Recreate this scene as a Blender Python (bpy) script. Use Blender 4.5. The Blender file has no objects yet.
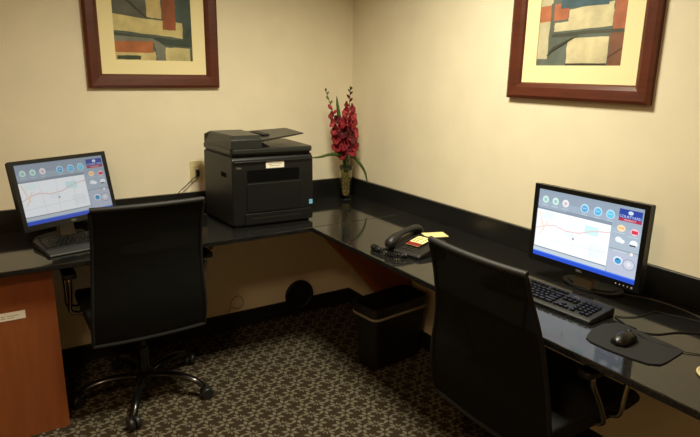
import bpy, bmesh, math, random
from mathutils import Vector, Matrix
PI = math.pi
random.seed(7)
SC = bpy.context.scene
COL = SC.collection

# ------------------------------------------------------------------ camera
cam = bpy.data.cameras.new('camera')
co = bpy.data.objects.new('camera', cam); COL.objects.link(co); SC.camera = co
def cam_matrix(loc, yaw, pitch, roll):
    f = Vector((math.sin(yaw)*math.cos(pitch), math.cos(yaw)*math.cos(pitch), math.sin(pitch)))
    r = f.cross(Vector((0, 0, 1))).normalized(); u = r.cross(f)
    r2 = r*math.cos(roll)+u*math.sin(roll); u2 = -r*math.sin(roll)+u*math.cos(roll)
    m = Matrix((r2, u2, -f)).transposed().to_4x4(); m.translation = loc
    return m
co.matrix_world = cam_matrix(Vector((-1.9897, -3.0929, 1.5196)), 0.5713, -0.2500, 0.0161)
cam.sensor_fit = 'HORIZONTAL'; cam.sensor_width = 36; cam.lens = 578.09/700*36
cam.clip_start = .05; cam.clip_end = 50

# ------------------------------------------------------------------ world, exposure
w = bpy.data.worlds.new('world'); SC.world = w; w.use_nodes = True
w.node_tree.nodes['Background'].inputs[0].default_value = (1, .86, .62, 1)
w.node_tree.nodes['Background'].inputs[1].default_value = 0.02
SC.view_settings.view_transform = 'Standard'; SC.view_settings.look = 'None'
SC.view_settings.exposure = 0; SC.view_settings.gamma = 1
SC.view_settings.use_curve_mapping = False

CEIL = 2.45
LAMP_COLOR = [(1.0, .94, .73), (1.0, .66, .38)]
CEILING_LAMPS = [  # x, y, size, power, spread
    (-.97, -1.40, .40, 39, 149),
    (-2.50, -2.80, .36, 21, 175),
]

# ------------------------------------------------------------------ materials
def newmat(name):
    m = bpy.data.materials.new(name); m.use_nodes = True
    return m, m.node_tree, m.node_tree.nodes['Principled BSDF']
def lin(c):
    return tuple(((x/255)/12.92 if x/255 <= .04045 else ((x/255+.055)/1.055)**2.4) for x in c)
def mat(name, rgb, rough=.5, metal=0, noise=0, nscale=40, bump=0, bscale=200, spec=.5, ior=1.45, trans=0, alpha_mix=0, coat=0, stretch=None):
    m, nt, b = newmat(name)
    c = lin(rgb)
    b.inputs['Base Color'].default_value = (*c, 1)
    b.inputs['Roughness'].default_value = rough; b.inputs['Metallic'].default_value = metal
    b.inputs['Specular IOR Level'].default_value = spec; b.inputs['IOR'].default_value = ior
    b.inputs['Transmission Weight'].default_value = trans; b.inputs['Coat Weight'].default_value = coat
    tc = nt.nodes.new('ShaderNodeTexCoord'); mp = nt.nodes.new('ShaderNodeMapping')
    nt.links.new(tc.outputs['Object'], mp.inputs[0])
    if stretch: mp.inputs['Scale'].default_value = stretch
    if noise:
        n = nt.nodes.new('ShaderNodeTexNoise'); n.inputs['Scale'].default_value = nscale; n.inputs['Detail'].default_value = 5
        nt.links.new(mp.outputs[0], n.inputs['Vector'])
        r = nt.nodes.new('ShaderNodeValToRGB')
        r.color_ramp.elements[0].position = .3; r.color_ramp.elements[1].position = .7
        r.color_ramp.elements[0].color = (*[x*(1-noise) for x in c], 1); r.color_ramp.elements[1].color = (*[min(1, x*(1+noise)) for x in c], 1)
        nt.links.new(n.outputs['Fac'], r.inputs[0]); nt.links.new(r.outputs[0], b.inputs['Base Color'])
    if bump:
        n = nt.nodes.new('ShaderNodeTexNoise'); n.inputs['Scale'].default_value = bscale; n.inputs['Detail'].default_value = 3
        nt.links.new(mp.outputs[0], n.inputs['Vector'])
        bp = nt.nodes.new('ShaderNodeBump'); bp.inputs['Strength'].default_value = bump; bp.inputs['Distance'].default_value = .002
        nt.links.new(n.outputs['Fac'], bp.inputs['Height']); nt.links.new(bp.outputs[0], b.inputs['Normal'])
    return m
def emat(name, rgb, s):
    m, nt, b = newmat(name)
    b.inputs['Base Color'].default_value = (.02, .02, .02, 1); b.inputs['Roughness'].default_value = .3
    b.inputs['Emission Color'].default_value = (*lin(rgb), 1); b.inputs['Emission Strength'].default_value = s
    return m

M = {}
M['wall'] = mat('wallcovering', (236, 226, 198), .75, noise=.03, nscale=6, bump=.25, bscale=350)
M['far_wall'] = mat('tan_wallcovering', (204, 180, 140), .8, noise=.03, nscale=6)
M['ceiling'] = mat('ceiling_paint', (225, 215, 190), .9)
M['baseboard'] = mat('black_rubber_base', (17, 16, 14), .6)
M['cherry'] = mat('cherry_laminate', (138, 78, 42), .45, noise=.10, nscale=5, stretch=(6, 6, .7))
M['mahogany'] = mat('mahogany_frame', (86, 40, 23), .38, noise=.2, nscale=9, stretch=(1, 1, 6))
M['matboard'] = mat('cream_matboard', (245, 232, 180), .8)
M['plastic'] = mat('black_plastic', (15, 15, 15), .5, bump=.1, bscale=500)
M['plastic_dark'] = mat('black_matte_plastic', (10, 10, 10), .6)
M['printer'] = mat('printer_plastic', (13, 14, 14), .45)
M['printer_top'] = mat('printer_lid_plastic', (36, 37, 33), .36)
M['palm'] = mat('charcoal_plastic', (44, 45, 43), .5)
M['recess_shade'] = mat('painted_recess_shade', (4, 4, 4), .8, spec=.1)  # near-black tone standing in for the shade inside printer openings
M['bezel'] = mat('black_bezel_plastic', (14, 14, 13), .35)
M['grey_neck'] = mat('grey_satin_plastic', (108, 100, 84), .3)
M['key'] = mat('black_keycap', (17, 17, 17), .35)
M['seat'] = mat('black_seat_fabric', (9, 9, 9), .85, bump=.3, bscale=600)
M['chrome'] = mat('dark_chrome', (150, 145, 134), .2, metal=1)
M['black_metal'] = mat('black_gloss_metal', (12, 12, 12), .25, coat=.4)
M['rail'] = mat('dark_grey_vinyl', (24, 24, 23), .6)
M['rubber'] = mat('mousepad_rubber', (27, 28, 29), .8)
M['cable'] = mat('cable_rubber', (14, 13, 12), .5)
M['almond'] = mat('almond_plastic', (222, 208, 158), .4)
M['cream_paper'] = mat('cream_paper', (245, 228, 160), .7)
M['white_paper'] = mat('white_paper', (235, 230, 215), .7)
M['card_red'] = mat('dark_red_print', (120, 20, 16), .6)
M['card_ink'] = mat('dark_print', (50, 40, 36), .6)
M['ink'] = mat('pale_printed_ink', (150, 146, 130), .7)
M['grey_mark'] = mat('light_grey_print', (150, 150, 148), .5)
M['blue_sticker'] = mat('pale_blue_sticker', (120, 185, 225), .5)
M['bag'] = mat('black_bin_liner', (30, 28, 25), .35, bump=.8, bscale=30)
M['hem'] = mat('grey_liner_hem', (150, 146, 128), .35)
M['bin'] = mat('black_bin_plastic', (13, 13, 13), .55)
M['leaf'] = mat('green_leaf', (70, 96, 44), .5, noise=.2, nscale=30)
M['bud'] = mat('green_bud', (108, 122, 60), .5)
M['petal'] = mat('crimson_petal', (136, 24, 38), .6, noise=.3, nscale=60)
M['petal_dark'] = mat('deep_crimson_petal', (86, 13, 24), .6, noise=.3, nscale=60)
M['petal_pink'] = mat('pink_red_petal', (176, 58, 66), .6, noise=.2, nscale=60)
M['glass'] = mat('clear_glass', (225, 228, 215), .06, trans=1, bump=.6, bscale=90)
M['pebble'] = mat('amber_pebbles', (190, 170, 118), .35, noise=.5, nscale=120)
M['diffuser'] = emat('lamp_diffuser', (255, 225, 180), 4)

def granite(rough=.07):
    m, nt, b = newmat('black_granite')
    tc = nt.nodes.new('ShaderNodeTexCoord'); n = nt.nodes.new('ShaderNodeTexNoise'); v = nt.nodes.new('ShaderNodeTexVoronoi')
    n.inputs['Scale'].default_value = 260; n.inputs['Detail'].default_value = 2; v.inputs['Scale'].default_value = 190
    nt.links.new(tc.outputs['Object'], n.inputs['Vector']); nt.links.new(tc.outputs['Object'], v.inputs['Vector'])
    r = nt.nodes.new('ShaderNodeValToRGB'); e = r.color_ramp.elements
    e[0].position = .5; e[0].color = (.006, .006, .006, 1); e[1].position = .78; e[1].color = (.035, .034, .03, 1)
    nt.links.new(n.outputs['Fac'], r.inputs[0]); nt.links.new(r.outputs[0], b.inputs['Base Color'])
    b.inputs['Roughness'].default_value = rough; b.inputs['IOR'].default_value = 1.57
    return m
M['granite'] = granite(); M['granite_honed'] = granite(.34)

def carpet():
    m, nt, b = newmat('floral_carpet'); N, L = nt.nodes, nt.links
    def mt(op, a, c=None, d=None):
        n = N.new('ShaderNodeMath'); n.operation = op
        for i, q in enumerate((a, c, d)):
            if q is None: continue
            if isinstance(q, (int, float)): n.inputs[i].default_value = q
            else: L.new(q, n.inputs[i])
        return n.outputs[0]
    tc = N.new('ShaderNodeTexCoord'); sp = N.new('ShaderNodeSeparateXYZ'); L.new(tc.outputs['Object'], sp.inputs[0])
    nz = N.new('ShaderNodeTexNoise'); nz.inputs['Scale'].default_value = 60; L.new(tc.outputs['Object'], nz.inputs['Vector'])
    jit = mt('MULTIPLY', mt('SUBTRACT', nz.outputs['Fac'], .5), .006)
    x = mt('ADD', mt('ADD', sp.outputs['X'], 1.078), jit); y = mt('ADD', mt('SUBTRACT', sp.outputs['Y'], -.762), jit)
    s = math.sqrt(.5); u = mt('MULTIPLY', mt('SUBTRACT', x, y), s); v = mt('MULTIPLY', mt('ADD', x, y), s)
    cell = .0996
    def flower(off, n, rot, r0, r1, wid, sq=1.0):
        # cell-centred coordinates in metres
        uu = mt('MULTIPLY', mt('SUBTRACT', mt('FRACT', mt('ADD', mt('DIVIDE', u, cell), .5+off)), .5), cell)
        vv = mt('MULTIPLY', mt('SUBTRACT', mt('FRACT', mt('ADD', mt('DIVIDE', v, cell), .5+off)), .5), cell)
        if sq != 1:
            a_ = mt('MULTIPLY', mt('ADD', uu, vv), s); b_ = mt('MULTIPLY', mt('MULTIPLY', mt('SUBTRACT', vv, uu), s), sq)
            uu, vv = a_, b_
        r = mt('SQRT', mt('ADD', mt('MULTIPLY', uu, uu), mt('MULTIPLY', vv, vv)))
        a = mt('ADD', mt('ARCTAN2', vv, uu), 10*PI+rot)
        f = mt('ABSOLUTE', mt('SUBTRACT', mt('MODULO', a, 2*PI/n), PI/n))
        d = mt('MULTIPLY', r, mt('SINE', f))
        t = mt('DIVIDE', mt('SUBTRACT', r, r0), r1-r0)
        wv = mt('MULTIPLY', mt('SINE', mt('MULTIPLY', mt('MINIMUM', mt('MAXIMUM', t, 0), 1), PI)), wid)
        return mt('MINIMUM', mt('MAXIMUM', mt('DIVIDE', mt('SUBTRACT', wv, d), .0025), 0), 1)
    def tuft(off, tilt, r0, r1, wid):     # four long leaves fanned to both sides
        uu = mt('ABSOLUTE', mt('MULTIPLY', mt('SUBTRACT', mt('FRACT', mt('ADD', mt('DIVIDE', u, cell), .5+off)), .5), cell))
        vv = mt('ABSOLUTE', mt('MULTIPLY', mt('SUBTRACT', mt('FRACT', mt('ADD', mt('DIVIDE', v, cell), .5+off)), .5), cell))
        r = mt('SQRT', mt('ADD', mt('MULTIPLY', uu, uu), mt('MULTIPLY', vv, vv)))
        d = mt('ABSOLUTE', mt('MULTIPLY', r, mt('SINE', mt('SUBTRACT', mt('ARCTAN2', vv, uu), tilt))))
        t = mt('DIVIDE', mt('SUBTRACT', r, r0), r1-r0)
        wv = mt('MULTIPLY', mt('SINE', mt('MULTIPLY', mt('MINIMUM', mt('MAXIMUM', t, 0), 1), PI)), wid)
        return mt('MINIMUM', mt('MAXIMUM', mt('DIVIDE', mt('SUBTRACT', wv, d), .003), 0), 1)
    f1 = flower(0, 6, .35, .006, .040, .0088)
    f2 = mt('MAXIMUM', tuft(.5, .30, .006, .046, .0074), tuft(.5, 1.15, .004, .028, .0055))
    fac = mt('MAXIMUM', f1, f2)
    fib = N.new('ShaderNodeTexNoise'); fib.inputs['Scale'].default_value = 420; L.new(tc.outputs['Object'], fib.inputs['Vector'])
    mix = N.new('ShaderNodeMix'); mix.data_type = 'RGBA'; L.new(fac, mix.inputs[0])
    mix.inputs[6].default_value = (*lin(CARPET_DARK), 1); mix.inputs[7].default_value = (*lin(CARPET_LIGHT), 1)
    mul = N.new('ShaderNodeMix'); mul.data_type = 'RGBA'; mul.blend_type = 'MULTIPLY'; mul.inputs[0].default_value = .6
    L.new(mix.outputs[2], mul.inputs[6]); L.new(fib.outputs['Color'], mul.inputs[7])
    L.new(mul.outputs[2], b.inputs['Base Color']); b.inputs['Roughness'].default_value = .95; b.inputs['Specular IOR Level'].default_value = .1
    bp = N.new('ShaderNodeBump'); bp.inputs['Strength'].default_value = .4; bp.inputs['Distance'].default_value = .003
    L.new(fib.outputs['Fac'], bp.inputs['Height']); L.new(bp.outputs[0], b.inputs['Normal'])
    return m
CARPET_DARK = (62, 52, 38); CARPET_LIGHT = (126, 119, 100)
M['carpet'] = carpet()

def mesh_fabric():
    m, nt, b = newmat('black_mesh_fabric')
    b.inputs['Base Color'].default_value = (.0035, .004, .0035, 1); b.inputs['Roughness'].default_value = .85; b.inputs['Specular IOR Level'].default_value = .2
    tr = nt.nodes.new('ShaderNodeBsdfTransparent'); mx = nt.nodes.new('ShaderNodeMixShader'); mx.inputs[0].default_value = .11
    out = nt.nodes['Material Output']
    nt.links.new(b.outputs[0], mx.inputs[1]); nt.links.new(tr.outputs[0], mx.inputs[2]); nt.links.new(mx.outputs[0], out.inputs[0])
    return m
M['mesh'] = mesh_fabric()

# ------------------------------------------------------------------ helpers
def tag(o, label=None, cat=None, group=None, kind=None):
    if label: o['label'] = label
    if cat: o['category'] = cat
    if group: o['group'] = group
    if kind: o['kind'] = kind
    return o
def empty(name, loc, rz=0, label=None, cat=None, group=None):
    o = bpy.data.objects.new(name, None); COL.objects.link(o); o.location = loc; o.rotation_euler = (0, 0, rz)
    o.empty_display_size = .05
    return tag(o, label, cat, group)
def obj(name, bm, mats, parent=None, smooth=False, loc=None, bevel=0, mtx=None):
    if mtx is not None: bmesh.ops.transform(bm, matrix=mtx, verts=bm.verts)
    bmesh.ops.recalc_face_normals(bm, faces=bm.faces)
    me = bpy.data.meshes.new(name); bm.to_mesh(me); bm.free()
    if smooth:
        for p in me.polygons: p.use_smooth = True
        if smooth != 'all': me.set_sharp_from_angle(angle=math.radians(40))
    for m in (mats if isinstance(mats, (list, tuple)) else [mats]): me.materials.append(m)
    o = bpy.data.objects.new(name, me); COL.objects.link(o)
    if parent: o.parent = parent
    if loc: o.location = loc
    if bevel:
        b = o.modifiers.new('bevel', 'BEVEL'); b.width = bevel; b.segments = 3; b.limit_method = 'ANGLE'; b.angle_limit = math.radians(35)
    return o
def box(bm, x0, x1, y0, y1, z0, z1, mi=0):
    v = [bm.verts.new(p) for p in ((x0,y0,z0),(x1,y0,z0),(x1,y1,z0),(x0,y1,z0),(x0,y0,z1),(x1,y0,z1),(x1,y1,z1),(x0,y1,z1))]
    for f in ((0,3,2,1),(4,5,6,7),(0,1,5,4),(1,2,6,5),(2,3,7,6),(3,0,4,7)):
        bm.faces.new([v[i] for i in f]).material_index = mi
    return v
def frust(bm, r0, z0, r1, z1, mi=0):
    """rect r=(x0,x1,y0,y1) at z0 lofted to r1 at z1"""
    v = [bm.verts.new(p) for p in ((r0[0],r0[2],z0),(r0[1],r0[2],z0),(r0[1],r0[3],z0),(r0[0],r0[3],z0),(r1[0],r1[2],z1),(r1[1],r1[2],z1),(r1[1],r1[3],z1),(r1[0],r1[3],z1))]
    for f in ((0,3,2,1),(4,5,6,7),(0,1,5,4),(1,2,6,5),(2,3,7,6),(3,0,4,7)):
        bm.faces.new([v[i] for i in f]).material_index = mi
    return v
def prism(bm, pts, axis, a0, a1, mi=0):
    """2-D polygon extruded along an axis; pts in the other two axes"""
    def P(p, a):
        return {'x': (a, p[0], p[1]), 'y': (p[0], a, p[1]), 'z': (p[0], p[1], a)}[axis]
    A = [bm.verts.new(P(p, a0)) for p in pts]; B = [bm.verts.new(P(p, a1)) for p in pts]
    n = len(pts)
    bm.faces.new(A).material_index = mi; bm.faces.new(B[::-1]).material_index = mi
    for i in range(n): bm.faces.new((A[i], B[i], B[(i+1) % n], A[(i+1) % n])).material_index = mi
def smoothpath(pts, n=6):
    P = [Vector(p) for p in pts]; out = []
    for i in range(len(P)-1):
        p0 = P[max(i-1, 0)]; p1 = P[i]; p2 = P[i+1]; p3 = P[min(i+2, len(P)-1)]
        for k in range(n):
            t = k/n
            out.append(.5*((2*p1)+(-p0+p2)*t+(2*p0-5*p1+4*p2-p3)*t*t+(-p0+3*p1-3*p2+p3)*t**3))
    out.append(P[-1]); return out
def tube(bm, pts, r, seg=8, closed=False, mi=0, caps=True, flat=1.0):
    P = [Vector(p) for p in pts]; n = len(P); rings = []
    up = None
    for i in range(n):
        t = (P[(i+1) % n]-P[i-1]) if closed else (P[min(i+1, n-1)]-P[max(i-1, 0)])
        if t.length < 1e-9: t = Vector((0, 0, 1))
        t.normalize()
        if up is None:
            up = Vector((0, 0, 1)) if abs(t.z) < .9 else Vector((0, 1, 0))
        s = t.cross(up)
        if s.length < 1e-5: s = t.cross(Vector((1, .3, 0)))
        s.normalize(); up = s.cross(t).normalized()
        rr = r[i] if isinstance(r, (list, tuple)) else r
        rings.append([bm.verts.new(P[i]+s*math.cos(a)*rr+up*math.sin(a)*rr*flat) for a in [2*PI*k/seg for k in range(seg)]])
    for i in range(n if closed else n-1):
        A, B = rings[i], rings[(i+1) % n]
        for k in range(seg): bm.faces.new((A[k], A[(k+1) % seg], B[(k+1) % seg], B[k])).material_index = mi
    if caps and not closed:
        bm.faces.new(rings[0][::-1]).material_index = mi; bm.faces.new(rings[-1]).material_index = mi
def lathe(bm, prof, seg=24, c=(0, 0, 0), mi=0, cap=True):
    rings = [[bm.verts.new((c[0]+r*math.cos(2*PI*k/seg), c[1]+r*math.sin(2*PI*k/seg), c[2]+z)) for k in range(seg)] for r, z in prof]
    for A, B in zip(rings, rings[1:]):
        for k in range(seg): bm.faces.new((A[k], A[(k+1) % seg], B[(k+1) % seg], B[k])).material_index = mi
    if cap:
        bm.faces.new(rings[0][::-1]).material_index = mi; bm.faces.new(rings[-1]).material_index = mi
def rrect(x0, x1, y0, y1, r, n=5):
    pts = []
    for cx, cy, a in ((x1-r, y1-r, 0), (x0+r, y1-r, 90), (x0+r, y0+r, 180), (x1-r, y0+r, 270)):
        for k in range(n+1):
            t = math.radians(a+90*k/n); pts.append((cx+r*math.cos(t), cy+r*math.sin(t)))
    return pts
def ell(cx, cy, rx, ry, n=20):
    return [(cx+rx*math.cos(2*PI*k/n), cy+ry*math.sin(2*PI*k/n)) for k in range(n)]
def text_into(bm, s, size, place, mi=0, align='CENTER'):
    """lettering as flat polygons; place maps local (x, y) to a 3-D point"""
    cu = bpy.data.curves.new('lettering', 'FONT'); cu.body = s; cu.size = size; cu.align_x = align; cu.align_y = 'CENTER'
    to = bpy.data.objects.new('lettering', cu); COL.objects.link(to)
    dg = bpy.context.evaluated_depsgraph_get(); me = bpy.data.meshes.new_from_object(to.evaluated_get(dg))
    vs = [bm.verts.new(place(v.co.x, v.co.y)) for v in me.vertices]
    for p in me.polygons:
        try: bm.faces.new([vs[i] for i in p.vertices]).material_index = mi
        except ValueError: pass
    bpy.data.objects.remove(to); bpy.data.curves.remove(cu); bpy.data.meshes.remove(me)
def NB(): return bmesh.new()

# ------------------------------------------------------------------ room shell
XL, YF = -3.7, -4.4
def shell(name, b, m):
    bm = NB(); box(bm, *b); return tag(obj(name, bm, m), kind='structure')
shell('floor', (XL, 0, YF, 0, -.05, 0), M['carpet'])
shell('ceiling', (XL, 0, YF, 0, CEIL, CEIL+.05), M['ceiling'])
shell('wall_back', (XL-.1, .1, 0, .1, -.05, CEIL+.05), M['wall'])
shell('wall_right', (0, .1, YF-.1, 0, -.05, CEIL+.05), M['wall'])
shell('wall_left', (XL-.1, XL, YF-.1, 0, -.05, CEIL+.05), M['far_wall'])
shell('wall_front', (XL, 0, YF-.1, YF, -.05, CEIL+.05), M['far_wall'])
def baseboard(name, along, a0, a1):
    bm = NB(); prof = [(0, 0), (-.013, 0), (-.010, .006), (-.010, .092), (-.006, .0985), (0, .0985)]
    prism(bm, prof, along, a0, a1)
    return tag(obj(name, bm, M['baseboard']), kind='structure')
baseboard('baseboard_back', 'x', XL, 0)
baseboard('baseboard_right', 'y', YF, -.0131)

# ------------------------------------------------------------------ ceiling lamps (above the frame)
for i, (x, y, s, p, sp) in enumerate(CEILING_LAMPS):
    t = empty('ceiling_light', (x, y, CEIL), 0, ['square recessed ceiling light above the corner desk', 'square recessed ceiling light nearer the camera'][i], 'ceiling light', 'ceiling lights')
    bm = NB()
    for q in ((-s/2-.03, s/2+.03, -s/2-.03, -s/2), (-s/2-.03, s/2+.03, s/2, s/2+.03), (-s/2-.03, -s/2, -s/2, s/2), (s/2, s/2+.03, -s/2, s/2)):
        box(bm, *q, -.02, 0)
    obj('trim_ring', bm, M['matboard'], t)
    bm = NB(); box(bm, -s/2, s/2, -s/2, s/2, -.008, 0); obj('diffuser', bm, M['diffuser'], t)
    ld = bpy.data.lights.new('lamp', 'AREA'); ld.shape = 'SQUARE'; ld.size = s; ld.energy = p; ld.color = LAMP_COLOR[i]; ld.spread = math.radians(sp)
    lo = bpy.data.objects.new('lamp', ld); COL.objects.link(lo); lo.parent = t; lo.location = (0, 0, -.012)

# ------------------------------------------------------------------ counters
HC, T, D = .76, .022, .648
bm = NB(); box(bm, -3.0, 0, -D, 0, HC-T, HC)
tag(obj('granite_countertop', bm, M['granite'], bevel=.004), 'polished black granite countertop along the back wall under the printer and left monitor', 'countertop')
bm = NB(); box(bm, -D, 0, -3.05, -D-.0015, HC-T, HC)
tag(obj('granite_countertop', bm, M['granite'], bevel=.004), 'polished black granite countertop along the right wall under the telephone and right monitor', 'countertop')
bm = NB(); box(bm, -3.0, 0, -.02, 0, HC, HC+.102)
tag(obj('granite_backsplash', bm, M['granite_honed'], bevel=.0015), 'low black granite backsplash strip on the back wall behind the printer', 'backsplash')
bm = NB(); box(bm, -.02, 0, -3.05, -.0205, HC, HC+.102)
tag(obj('granite_backsplash', bm, M['granite_honed'], bevel=.0015), 'low black granite backsplash strip on the right wall behind the telephone', 'backsplash')

# pedestal cabinet under the left end
t = empty('pedestal_cabinet', (-2.2, -.30, 0), 0, 'reddish cherry wood pedestal cabinet under the left end of the back counter', 'cabinet')
bm = NB(); box(bm, -.395, .391, -.27, .285, 0, HC-T)
obj('body', bm, M['cherry'], t)
bm = NB(); box(bm, .391, .395, -.27, .285, 0, HC-T); obj('side_panel', bm, M['cherry'], t)
t['label'] = 'reddish cherry wood pedestal cabinet under the left end of the back counter'
bm = NB(); box(bm, 0, .19, -.001, 0, 0, .034)
for k, (a, b_) in enumerate([(.02, .06), (.064, .1), (.104, .118), (.125, .168)]):
    box(bm, a, b_, -.0013, -.001, .017, .0195, 1); 
for k, (a, b_) in enumerate([(.02, .05), (.055, .12), (.125, .15)]):
    box(bm, a, b_, -.0013, -.001, .009, .0115, 1)
tag(obj('label_strip', bm, [M['white_paper'], M['ink']], None, loc=(-2.108, -.571, .533)), 'narrow white printed label strip stuck on the cherry cabinet front', 'label')

# triangular cherry support brackets
bm = NB(); prism(bm, [(-.615, HC-T), (0, HC-T), (0, .10), (-.03, .10)], 'y', -.665, -.645)
tag(obj('support_bracket', bm, M['cherry'], bevel=.001), 'large triangular cherry wood bracket under the right counter behind the waste bin', 'bracket', 'counter brackets')
bm = NB(); prism(bm, [(-.20, HC-T), (0, HC-T), (0, .52), (-.02, .52)], 'x', -.962, -.945)
tag(obj('support_bracket', bm, M['cherry'], bevel=.001), 'small dark cherry wood bracket under the back counter below the printer', 'bracket', 'counter brackets')

# round black cover on the wall under the counter
t = empty('cable_cover', (-.389, -.0131, .131), 0, 'round black disc cover low on the back wall above the baseboard', 'wall cover')
bm = NB(); lathe(bm, [(.097, 0), (.097, .012), (.090, .020), (.078, .018), (.074, .014)], 40)
obj('disc', bm, M['plastic_dark'], t, smooth=True, mtx=Matrix.Rotation(PI/2, 4, 'X'))
bm = NB(); lathe(bm, [(.020, .014), (.020, .022), (.012, .026)], 24); obj('hub', bm, M['plastic'], t, smooth=True, mtx=Matrix.Rotation(PI/2, 4, 'X'))
# loose loop of thin cable on the wall
bm = NB(); tube(bm, smoothpath([(-.865, -.004, .105), (-.845, -.004, .13), (-.84, -.004, .17), (-.805, -.004, .20), (-.77, -.004, .185), (-.765, -.004, .14), (-.80, -.004, .118), (-.835, -.004, .14)], 6), .0022, 6)
M['tan_wire'] = mat('tan_wire', (150, 130, 90), .6)
tag(obj('wire_loop', bm, M['tan_wire'], smooth=True), 'thin tan wire curled on the back wall just above the baseboard', 'wire')

# wall outlet
t = empty('wall_outlet', (-1.008, 0, .975), 0, 'almond wall outlet on the back wall left of the printer', 'outlet')
bm = NB(); prism(bm, rrect(-.035, .035, -.057, .057, .004), 'y', -.006, 0); obj('cover_plate', bm, M['almond'], t, bevel=.0015)
for dz in (-.02, .02):
    bm = NB(); prism(bm, ell(0, dz, .017, .014), 'y', -.0075, -.006); o = obj('socket', bm, M['almond'], t)
    bm = NB(); box(bm, -.007, -.005, -.008, -.0075, dz-.003, dz+.006); box(bm, .005, .007, -.008, -.0075, dz-.003, dz+.006)
    obj('slot', bm, M['plastic_dark'], o)
t = empty('power_cord', (-1.008, -.01, .975), 0, 'black power cord plugged into the wall outlet beside the printer', 'cord')
bm = NB(); box(bm, -.008, .008, -.020, .002, -.028, .010); obj('plug', bm, M['cable'], t, bevel=.004)
bm = NB(); tube(bm, smoothpath([(-.002, -.018, -.02), (-.03, -.022, -.036), (-.07, -.022, -.07), (-.115, -.022, -.108), (-.16, -.026, -.16), (-.17, -.06, -.207), (-.10, -.12, -.2105), (.0, -.14, -.2105)], 6), .0026, 8); obj('cord', bm, M['cable'], t, smooth=True)

# ------------------------------------------------------------------ framed pictures
def picture(loc, rz, label, patches, vs_=1, name='framed_picture'):
    """local: x to the right along the wall, y out of the wall is -y, z up; origin at the frame's bottom centre on the wall"""
    t = empty(name, loc, rz, label, 'picture', 'framed abstract pictures')
    W, H, F = .65, .86, .066
    x0, x1 = -W/2, W/2
    prof = [(0, 0), (0, .022), (.012, .028), (.046, .024), (F-.006, .016), (F, .008), (F, 0)]  # across, out
    bm = NB(); rings = []
    for sx, sz in ((0, 0), (1, 0), (1, 1), (0, 1)):
        ring = []
        for a, o_ in prof:
            px = x0+a if sx == 0 else x1-a; pz = a if sz == 0 else H-a
            ring.append(bm.verts.new((px, -o_, pz)))
        rings.append(ring)
    for i in range(4):
        A, B = rings[i], rings[(i+1) % 4]
        for k in range(len(prof)-1): bm.faces.new((A[k], A[k+1], B[k+1], B[k]))
    obj('frame', bm, M['mahogany'], t)
    bm = NB(); ax0, ax1, az0, az1 = x0+.134, x1-.134, .134, H-.134
    for q in ((x0+F-.005, x1-F+.005, F-.005, az0), (x0+F-.005, x1-F+.005, az1, H-F+.005), (x0+F-.005, ax0, az0, az1), (ax1, x1-F+.005, az0, az1)):
        box(bm, q[0], q[1], -.008, 0, q[2], q[3])
    obj('mat', bm, M['matboard'], t)
    bm = NB(); mats = []; idx = {}
    def mi(c):
        if c not in idx:
            idx[c] = len(mats); mats.append(mat('painted_tone', c, .7, noise=.26, nscale=11, bump=.3, bscale=90))
        return idx[c]
    aw, ah = ax1-ax0, az1-az0
    box(bm, ax0, ax1, -.004, 0, az0, az1, mi(patches[0]))
    for k, (c, poly) in enumerate(patches[1:]):
        y = -.00405-.00008*k
        pts = []      # brushed, slightly wavering edges
        for (u0, v0), (u1, v1) in zip(poly, poly[1:]+poly[:1]):
            for q in range(5):
                f = q/5; j = 0 if (q == 0 or min(u0, u1) <= 0 or max(u0, u1) >= 1) else .007
                pts.append((u0+(u1-u0)*f+random.uniform(-j, j), max(0, v0+(v1-v0)*f+random.uniform(-j, j)*(1 if v0+v1 > 0 else 0))))
        vs = [bm.verts.new((ax0+u*aw, y, min(az1, az0+v*vs_*.3*aw/.382))) for u, v in pts]
        bm.faces.new(vs).material_index = mi(c)
    o = obj('painting', bm, mats, t)
    # glass is non-reflective in the photo: none seen
    return t
def R4(u0, v0, u1, v1): return [(u0, v0), (u1, v0), (u1, v1), (u0, v1)]
# u 0..1 across, v in units where 1 = what the photo shows of the sheet (0.30 m)
VT = 1.97
LP = [(84, 92, 82),
      ((92, 92, 80), R4(0, .66, .42, VT)), ((70, 84, 76), R4(.80, .25, 1, VT)),
      ((196, 178, 120), [(.42, .69), (.61, .67), (.61, 1.25), (.41, 1.25)]),
      ((146, 84, 52), [(.63, .52), (.80, .52), (.79, 1.2), (.62, 1.2)]),
      ((200, 186, 128), [(0, .46), (.05, .46), (.45, .42), (.88, .37), (.88, .62), (.40, .66), (0, .72)]),
      ((150, 84, 52), R4(.625, .50, .795, .66)),
      ((58, 68, 58), [(0, .40), (.5, .37), (.88, .34), (.95, .52), (1, .55), (1, .24), (.65, .25), (.5, .34), (0, .43)]),
      ((120, 122, 108), [(0, .28), (0, .38), (.48, .36), (.63, .24), (.63, 0), (.53, 0), (.5, .28)]),
      ((200, 184, 128), R4(0, 0, .51, .14)), ((170, 104, 62), [(0, .12), (.48, .12), (.48, .31), (0, .29)]),
      ((198, 186, 130), [(.64, 0), (.97, 0), (.97, .21), (.64, .22)]),
      ((62, 70, 52), R4(.02, .01, .32, .07)), ((60, 62, 50), [(.1, 1.0), (.4, .68), (.44, .68), (.13, 1.02)]),
      ((196, 180, 126), R4(.1, 1.25, .6, 1.7)), ((150, 76, 46), R4(.2, 1.5, .4, 1.9)), ((70, 86, 84), R4(.6, 1.4, .95, 1.8))]
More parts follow.
